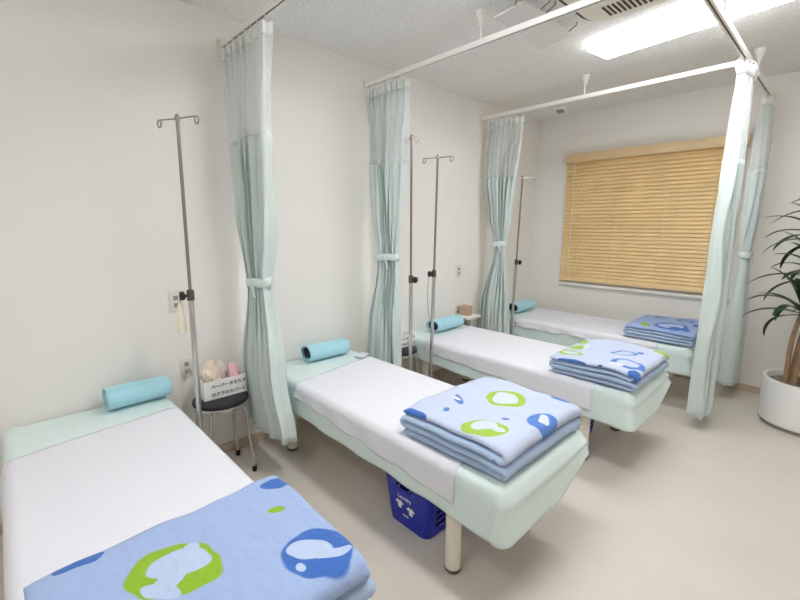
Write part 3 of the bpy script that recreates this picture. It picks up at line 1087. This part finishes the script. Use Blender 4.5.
for sx in (-0.085, 0.065):
    for sy in (-0.075, 0.075):
        bm = bmesh.new()
        box(bm, sx - 0.011, sx + 0.011, sy - 0.011, sy + 0.011, 0.0, 0.534, 0.002, 1)
        new_obj('leg', bm, M_gray, st)
bm = bmesh.new()
box(bm, -0.073, 0.053, -0.063, 0.063, 0.22, 0.235, 0.002, 1)
new_obj('shelf', bm, M_white, st)

def text_mesh(body, size, align='CENTER'):
    cu = bpy.data.curves.new('txt', 'FONT')
    cu.body = body
    cu.size = size
    cu.align_x = align
    cu.resolution_u = 3
    cu.offset = 0.0006
    ob = bpy.data.objects.new('txt', cu)
    COL.objects.link(ob)
    dg = bpy.context.evaluated_depsgraph_get()
    dg.update()
    me = bpy.data.meshes.new_from_object(ob.evaluated_get(dg))
    bpy.data.objects.remove(ob)
    bpy.data.curves.remove(cu)
    return me

def lettered_box(label, x0, x1, y0, y1, z0, h, text=True):
    cx, cy = (x0 + x1) / 2, (y0 + y1) / 2
    t = thing('lettered_box', label, 'box', (cx, cy, z0), 0, 'white lettered boxes')
    hx, hy, w = (x1 - x0) / 2, (y1 - y0) / 2, 0.006
    bm = bmesh.new()
    box(bm, -hx, hx, -hy, hy, 0.0, w)
    box(bm, -hx, -hx + w, -hy, hy, w, h, 0.001, 1)
    box(bm, hx - w, hx, -hy, hy, w, h, 0.001, 1)
    box(bm, -hx + w, hx - w, -hy, -hy + w, w, h, 0.001, 1)
    box(bm, -hx + w, hx - w, hy - w, hy, w, h, 0.001, 1)
    new_obj('tray', bm, M_board, t)
    for body, zz in (('ペーパータオルで', h * 0.60), ('マクラのカバーに', h * 0.16)):
        me = text_mesh(body, 0.0245, 'LEFT')
        bm = bmesh.new()
        tmp = bmesh.new()
        tmp.from_mesh(me)
        for v in tmp.verts:
            # text x -> +y, text y -> +z, on the +x face
            v.co = Vector((hx + 0.0012, v.co.x - hy + 0.036, zz + v.co.y))
        me2 = bpy.data.meshes.new('t')
        tmp.to_mesh(me2)
        tmp.free()
        bm.from_mesh(me2)
        bpy.data.meshes.remove(me2)
        bpy.data.meshes.remove(me)
        o = new_obj('lettering', bm, M_ink, t, smooth=None)
        o['label'] = 'line of black katakana lettering'
    return t
lettered_box('white box with two lines of black Japanese lettering on the stool by the nearest bed', 0.085, 0.23, 0.712, 0.945, 0.457, 0.105)
lettered_box('white lettered box peeking out right of the second curtain', 0.06, 0.20, 2.125, 2.35, 0.447, 0.095)

def crumple(name, label, cat, c, r, mat, seed, amp=0.25):
    bm = bmesh.new()
    bmesh.ops.create_icosphere(bm, subdivisions=5, radius=1.0)
    for v in bm.verts:
        d = v.co.normalized()
        k = 1 + amp * ns(d.x * 1.6, d.y * 1.6, d.z * 1.6 + seed) - amp * 0.9 * (0.35 - min(0.35, abs(ns(d.x * 2.3, d.y * 2.3, d.z * 1.4 + seed * 2)) * 1.6)) + amp * 0.3 * ns(d.x * 6, d.y * 6, d.z * 5 + seed)
        v.co = Vector((d.x * r[0] * k, d.y * r[1] * k, max(d.z, -0.75) * r[2] * k))
    o = new_obj(name, bm, mat, None, smooth=80)
    o.location = c
    return tag(o, label, cat)
crumple('towel_bundle', 'cream towel bundle standing in the lettered box', 'towel', (0.155, 0.783, 0.558), (0.046, 0.050, 0.094), M_creamcloth, 1.0, 0.3)
crumple('towel_bundle', 'pink and white towel bundle in the lettered box beside the curtain', 'towel', (0.160, 0.898, 0.546), (0.040, 0.032, 0.074), M_pinkcloth, 4.0, 0.3)
crumple('plastic_bag', 'pale plastic bag slumped between cream and pink bundles in the box', 'bag', (0.120, 0.848, 0.546), (0.020, 0.02, 0.078), M_palecloth, 7.0, 0.35)

bm = bmesh.new()
box(bm, -0.05, 0.05, -0.035, 0.035, 0, 0.09, 0.003)
o = new_obj('card_box', bm, M_kraft, None)
o.location = (0.10, 3.145, 0.5605)
tag(o, 'small brown card box on the white side table beside the third curtain', 'box')

# ------------------------------------------------------------------ drip stands
def drip_stand(label, top, mid, bar_dir, hooks=2, knob_side=1, cord=None, base_rot=0.3, barlen=0.25):
    """pole from floor to top; mid = (point where the thin rod enters the thick tube)."""
    top, mid = Vector(top), Vector(mid)
    d = (top - mid).normalized()
    foot = mid - d * (mid.z / d.z)
    t = thing('drip_stand', label, 'drip stand', (foot.x, foot.y, 0), 0, 'steel drip stands')
    P = lambda v: Vector(v) - Vector((foot.x, foot.y, 0))
    bm = bmesh.new()
    tube(bm, [P(foot + d * 0.06), P(mid)], 0.0125, 14)
    new_obj('lower_tube', bm, M_chrome, t)
    bm = bmesh.new()
    tube(bm, [P(mid + d * 0.0005), P(top)], 0.0075, 12)
    new_obj('upper_rod', bm, M_steel, t)
    bm = bmesh.new()
    bd = Vector((bar_dir[0], bar_dir[1], 0)).normalized()
    half = barlen / 2
    dirs = [bd, -bd] if hooks == 2 else [bd, -bd, bd.cross(Vector((0, 0, 1))), -bd.cross(Vector((0, 0, 1)))]
    for qi, q in enumerate(dirs):
        half = barlen / 2 if qi < 2 else barlen * 0.2
        pts = [P(top) - Vector((0, 0, 0.006)), P(top) + q * half * 0.9 - Vector((0, 0, 0.004))]
        # curl at the end
        c = P(top) + q * half * 0.93 + Vector((0, 0, -0.020))
        for k in range(13):
            a = PI / 2 - 2 * PI * 0.86 * k / 12
            pts.append(c + q * 0.011 * math.cos(a) + Vector((0, 0, 0.016 * math.sin(a))))
        pts2 = [pts[0]]
        for p in pts[1:]:
            pts2.append(p)
        tube(bm, pts2, 0.003, 8)
    lathe(bm, [(0, -0.014), (0.0105, -0.014), (0.0105, 0.004), (0.004, 0.014), (0, 0.016)], P(top), 14)
    new_obj('hook_bar', bm, M_steel, t)
    # clamp knob
    side = Vector((math.cos(yaw), math.sin(yaw), 0)) * knob_side
    toward = Vector((2.517 - mid.x, -mid.y, 0)).normalized()
    kd = (side * 0.8 + toward * 0.5).normalized()
    bm = bmesh.new()
    lathe(bm, [(0, -0.03), (0.0165, -0.03), (0.0165, 0.018), (0.011, 0.022), (0, 0.022)], P(mid), 16)
    cl = new_obj('clamp', bm, M_darksteel, t)
    bm = bmesh.new()
    c = P(mid) + Vector((0, 0, -0.006))
    w = kd.cross(Vector((0, 0, 1)))
    tube(bm, [c + kd * 0.017, c + kd * 0.026], 0.007, 8)
    ring = []
    for o_ in (0.024, 0.028, 0.044, 0.048):
        row = []
        for k in range(24):
            a = 2 * PI * k / 24
            rr = (0.019 if 0.025 < o_ < 0.046 else 0.013) * (1 + 0.16 * math.cos(5 * a))
            row.append(c + kd * o_ + w * rr * math.cos(a) + Vector((0, 0, rr * math.sin(a))))
        ring.append(row)
    V = grid(bm, ring, close=True)
    bm.faces.new(V[0]); bm.faces.new(V[-1])
    new_obj('knob', bm, M_black, t)
    # low base: four short legs
    for k in range(4):
        a = base_rot + k * PI / 2
        q = Vector((math.cos(a), math.sin(a), 0))
        bm = bmesh.new()
        tube(bm, [Vector((0, 0, 0.075)), q * 0.03 + Vector((0, 0, 0.07)), q * 0.15 + Vector((0, 0, 0.035)), q * 0.16 + Vector((0, 0, 0.012))], 0.008, 8)
        lathe(bm, [(0, 0), (0.012, 0), (0.013, 0.012), (0.009, 0.02), (0, 0.02)], q * 0.16, 12)
        new_obj('base_leg', bm, M_steel, t)
    if cord:
        bm = bmesh.new()
        pts = [P(p) for p in cord]
        # smooth the polyline
        sp = []
        for i in range(len(pts) - 1):
            p0 = pts[max(i - 1, 0)]; p1 = pts[i]; p2 = pts[i + 1]; p3 = pts[min(i + 2, len(pts) - 1)]
            for k in range(6):
                u = k / 6
                sp.append(0.5 * ((2 * p1) + (p2 - p0) * u + (2 * p0 - 5 * p1 + 4 * p2 - p3) * u * u + (3 * p1 - p0 - 3 * p2 + p3) * u ** 3))
        sp.append(pts[-1])
        tube(bm, sp, 0.0022, 6)
        new_obj('call_cord', bm, M_gray, t)
    return t
R_ = (math.cos(yaw), math.sin(yaw))
s1 = drip_stand('chrome drip stand beside the lettered box and the nearest bed', (0.40, 0.645, 1.87), (0.385, 0.64, 1.075), (0.9, 0.44), knob_side=-1, barlen=0.235, base_rot=0.2)
s2 = drip_stand('drip stand with four upturned hooks next to the second curtain', (0.52, 1.99, 1.95), (0.52, 1.99, 1.045), (-R_[1], R_[0]), hooks=4, barlen=0.17, base_rot=0.5)
s3 = drip_stand('drip stand with a hanging cord at the near side of the third bed', (0.50, 2.265, 1.86), (0.485, 2.26, 1.06), (0.95, 0.30), knob_side=-1, barlen=0.22, base_rot=0.1,
                cord=[(0.462, 2.245, 1.045), (0.44, 2.25, 1.0), (0.435, 2.25, 0.85), (0.45, 2.25, 0.74), (0.475, 2.26, 0.70), (0.484, 2.262, 0.78)])
s4 = drip_stand('lone drip stand at the farthest bed in front of the back wall corner', (0.385, 3.56, 1.83), (0.375, 3.54, 1.06), R_, barlen=0.235, base_rot=0.6)

# nurse call handset hanging at the first stand, wall plates
def wall_plate(label, y, z, plug=False, grp='wall plates'):
    t = thing('wall_outlet', label, 'wall plate', (0, y, z), 0, grp)
    bm = bmesh.new()
    box(bm, 0, 0.009, -0.035, 0.035, -0.058, 0.058, 0.003)
    new_obj('cover_plate', bm, M_plate, t)
    bm = bmesh.new()
    for dz in (-0.02, 0.02):
        box(bm, 0.0092, 0.012, -0.012, 0.012, dz - 0.012, dz + 0.012, 0.001, 1)
    new_obj('socket', bm, M_gray, t)
    return t
wall_plate('cream wall plate behind the handset above the nearest bed', 0.675, 0.985)
wall_plate('cream outlet with plugged cord low on the wall beside the lettered box', 0.70, 0.60)
wall_plate('upper cream wall plate above the third bed', 3.138, 0.971)
wall_plate('lower cream outlet just above the pillow of the third bed', 3.138, 0.60)
hs = thing('call_handset', 'cream call handset hanging from the first drip stand below its knob', 'handset', (0.352, 0.598, 0.96))
bm = bmesh.new()
lathe(bm, [(0, -0.075), (0.017, -0.074), (0.022, -0.06), (0.020, -0.01), (0.016, 0.03), (0.010, 0.06), (0.006, 0.075), (0, 0.076)], n=18)
new_obj('grip', bm, M_cream, hs)
bm = bmesh.new()
tube(bm, [(0, 0, 0.0765), (0.006, 0.002, 0.085), (0.012, 0.004, 0.088)], 0.0025, 6)
new_obj('loop', bm, M_gray, hs)
pc = thing('plug_cord', 'thin pale cord plugged into the low outlet beside the lettered box', 'cord', (0.013, 0.70, 0.58))
bm = bmesh.new()
box(bm, 0.0, 0.03, -0.012, 0.012, -0.012, 0.012, 0.004)
new_obj('plug', bm, M_gray, pc)
bm = bmesh.new()
pts = [Vector((0.031, 0, 0)), Vector((0.045, -0.01, -0.005)), Vector((0.05, -0.03, -0.05)), Vector((0.03, -0.05, -0.14)), Vector((0.02, -0.045, -0.26)), Vector((0.02, -0.03, -0.40)), Vector((0.02, -0.02, -0.574))]
tube(bm, pts, 0.0028, 6)
new_obj('cord', bm, M_cord, pc)

# ------------------------------------------------------------------ laundry baskets
def basket(label, x, y, rz=0.0, writing=True):
    t = thing('laundry_basket', label, 'basket', (x, y, 0), rz, 'blue baskets under the beds')
    hx, hy, H = 0.142, 0.20, 0.27
    def outline(k, n_side=(16, 22)):
        """k scales from bottom to top"""
        ax, ay, r = hx * k, hy * k, 0.035
        pts = []
        nx, ny = n_side
        def ln(a, b, n, tagv):
            for i in range(n):
                f = i / n
                pts.append((a[0] + (b[0] - a[0]) * f, a[1] + (b[1] - a[1]) * f, tagv, i))
        def arc(c, a0):
            for i in range(5):
                a = a0 + PI / 2 * i / 5
                pts.append((c[0] + r * math.cos(a), c[1] + r * math.sin(a), 'c', i))
        ln((ax, -ay + r), (ax, ay - r), ny, 'E'); arc((ax - r, ay - r), 0)
        ln((ax - r, ay), (-ax + r, ay), nx, 'N'); arc((-ax + r, ay - r), PI / 2)
        ln((-ax, ay - r), (-ax, -ay + r), ny, 'W'); arc((-ax + r, -ay + r), PI)
        ln((-ax + r, -ay), (ax - r, -ay), nx, 'S'); arc((ax - r, -ay + r), 1.5 * PI)
        return pts
    zs = [0.0, 0.03, 0.048, 0.062, 0.080, 0.094, 0.112, 0.126, 0.144, 0.158, 0.176, 0.19, 0.205, 0.23, 0.255, H]
    bm = bmesh.new()
    V = []
    for z in zs:
        o = outline(0.86 + 0.14 * z / H)
        V.append([bm.verts.new((p[0], p[1], z)) for p in o])
    o = outline(1)
    n = len(o)
    for j in range(len(zs) - 1):
        for k in range(n):
            side, i = o[k][2], o[k][3]
            slot = side in 'EW' and j in (2, 4, 6, 8, 10) and (i % 8) in (2, 3, 4, 5, 6)
            hand = side in 'NS' and j == 12 and 4 <= i <= 11
            if slot or hand:
                continue
            bm.faces.new((V[j][k], V[j][(k + 1) % n], V[j + 1][(k + 1) % n], V[j + 1][k]))
    bm.faces.new(V[0][::-1])
    ob = new_obj('tub', bm, M_blue, t, smooth=40)
    sd = ob.modifiers.new('thickness', 'SOLIDIFY'); sd.thickness = 0.004; sd.offset = 1
    bm = bmesh.new()
    oo = outline(1.0)
    rows = [[Vector((p[0] * s, p[1] * s, z)) for p in oo] for s, z in ((1.03, H - 0.014), (1.07, H - 0.014), (1.07, H + 0.004), (1.0, H + 0.006))]
    grid(bm, rows, close=True)
    ob = new_obj('rim', bm, M_blue, t)
    sd = ob.modifiers.new('thickness', 'SOLIDIFY'); sd.thickness = 0.003
    if writing:
        bm = bmesh.new()
        def on_face(u, z):
            k = 0.86 + 0.14 * z / H
            return Vector((u, -hy * k - 0.0052, z))
        shirt = [(-0.010, 0), (0.010, 0), (0.010, 0.022), (0.018, 0.018), (0.022, 0.026), (0.010, 0.036), (0.005, 0.036), (0.0, 0.031), (-0.005, 0.036), (-0.010, 0.036), (-0.022, 0.026), (-0.018, 0.018), (-0.010, 0.022)]
        for cxs, cz in ((-0.036, 0.095), (0.036, 0.085)):
            bm.faces.new([bm.verts.new(on_face(cxs + a * 1.15, cz + b * 1.15)) for a, b in shirt])
        for body, sz, zc in (('Laundry', 0.026, 0.152), ('basket', 0.014, 0.062)):
            me = text_mesh(body, sz)
            tmp = bmesh.new(); tmp.from_mesh(me)
            for v in tmp.verts:
                v.co = on_face(v.co.x, zc + v.co.y)
            me2 = bpy.data.meshes.new('t'); tmp.to_mesh(me2); tmp.free()
            bm.from_mesh(me2)
            bpy.data.meshes.remove(me2); bpy.data.meshes.remove(me)
        bmesh.ops.triangulate(bm, faces=list(bm.faces))
        oo = new_obj('printed_motif', bm, M_board, t, smooth=None)
        oo['label'] = 'white print of two shirts with a line of lettering'
    return t
basket('blue plastic laundry basket with two white printed shirts under the second bed', 1.258, 1.412, 0.0)
basket('dark blue basket mostly hidden under the third bed', 1.34, 2.66, 0.0, writing=False)

# ------------------------------------------------------------------ potted plant
pl = thing('potted_plant', 'tall dark leaved cane plant in a white cylindrical pot at the right edge', 'plant', (2.45, 3.98, 0))
bm = bmesh.new()
lathe(bm, [(0, 0.028), (0.238, 0.028), (0.245, 0.035), (0.252, 0.33), (0.249, 0.338), (0.232, 0.338), (0.228, 0.33), (0.225, 0.285), (0, 0.285)], n=64)
new_obj('pot', bm, M_pot, pl)
bm = bmesh.new()
lathe(bm, [(0, 0), (0.225, 0), (0.228, 0.005), (0.228, 0.0275), (0, 0.0275)], n=48)
new_obj('pot_base', bm, M_gray, pl)
bm = bmesh.new()
lathe(bm, [(0, 0.305), (0.1, 0.302), (0.224, 0.295)], n=40)
for v in bm.verts:
    v.co.z += 0.008 * ns(v.co.x * 20, v.co.y * 20, 1)
new_obj('soil', bm, M_soil, pl)
rnd = random.Random(5)
canes = [((-0.135, -0.03), (-0.10, -0.04), 0.86), ((-0.095, 0.03), (-0.06, 0.05), 1.10), ((-0.075, -0.06), (-0.06, -0.07), 1.36), ((0.05, 0.02), (0.05, 0.03), 1.55), ((0.1, -0.05), (0.16, -0.07), 0.95)]
for (bx, by), (tx, ty), h in canes:
    bm = bmesh.new()
    pts = []
    for k in range(9):
        f = k / 8
        pts.append((bx + (tx - bx) * f + 0.008 * math.sin(f * 6 + h * 9), by + (ty - by) * f, 0.296 + (h - 0.296) * f))
    tube(bm, pts, [0.016 - 0.003 * k / 8 for k in range(9)], 12)
    new_obj('cane', bm, M_bark, pl)
    # rosette of strap leaves
    bm = bmesh.new()
    nleaf = 19
    for i in range(nleaf):
        az = i * 2.39996 + rnd.uniform(-0.2, 0.2)
        lev = i / nleaf
        ln_ = rnd.uniform(0.34, 0.46) * (0.75 + 0.25 * (1 - lev))
        el = math.radians(-5 + 75 * lev + rnd.uniform(-8, 8))
        droop = rnd.uniform(1.0, 1.7) * (1.1 - 0.5 * lev)
        wd = rnd.uniform(0.020, 0.027)
        p = Vector((tx, ty, h - 0.10 * (1 - lev) + 0.02))
        d = Vector((math.cos(az), math.sin(az), 0))
        side = Vector((-math.sin(az), math.cos(az), 0))
        rows = []
        nseg = 12
        ang = el
        for k in range(nseg + 1):
            f = k / nseg
            w = wd * (math.sin(PI * min(1, 0.12 + f * 0.88)) ** 0.6) if f < 0.999 else 0.0005
            up = Vector((0, 0, 1)) * math.cos(ang) - d * math.sin(ang)
            rows.append([p - side * w + up * w * 0.35, p, p + side * w + up * w * 0.35])
            ang -= droop / nseg * (0.4 + 1.2 * f)
            p = p + (d * math.cos(ang) + Vector((0, 0, 1)) * math.sin(ang)) * ln_ / nseg
        grid(bm, rows)
    new_obj('foliage', bm, M_leaf, pl, smooth=60)

# ------------------------------------------------------------------ light and view
w = bpy.data.worlds.new('world')
w.use_nodes = True
w.node_tree.nodes['Background'].inputs['Color'].default_value = (0.9, 0.95, 1.0, 1)
w.node_tree.nodes['Background'].inputs['Strength'].default_value = 0.3
scene.world = w
scene.view_settings.view_transform = 'Standard'
scene.view_settings.look = 'None'
scene.view_settings.exposure = 0.72
scene.view_settings.gamma = 1.0
scene.view_settings.use_curve_mapping = False
scene.cycles.max_bounces = 12
scene.cycles.diffuse_bounces = 8
scene.cycles.transparent_max_bounces = 16
scene.cycles.sample_clamp_indirect = 8.0
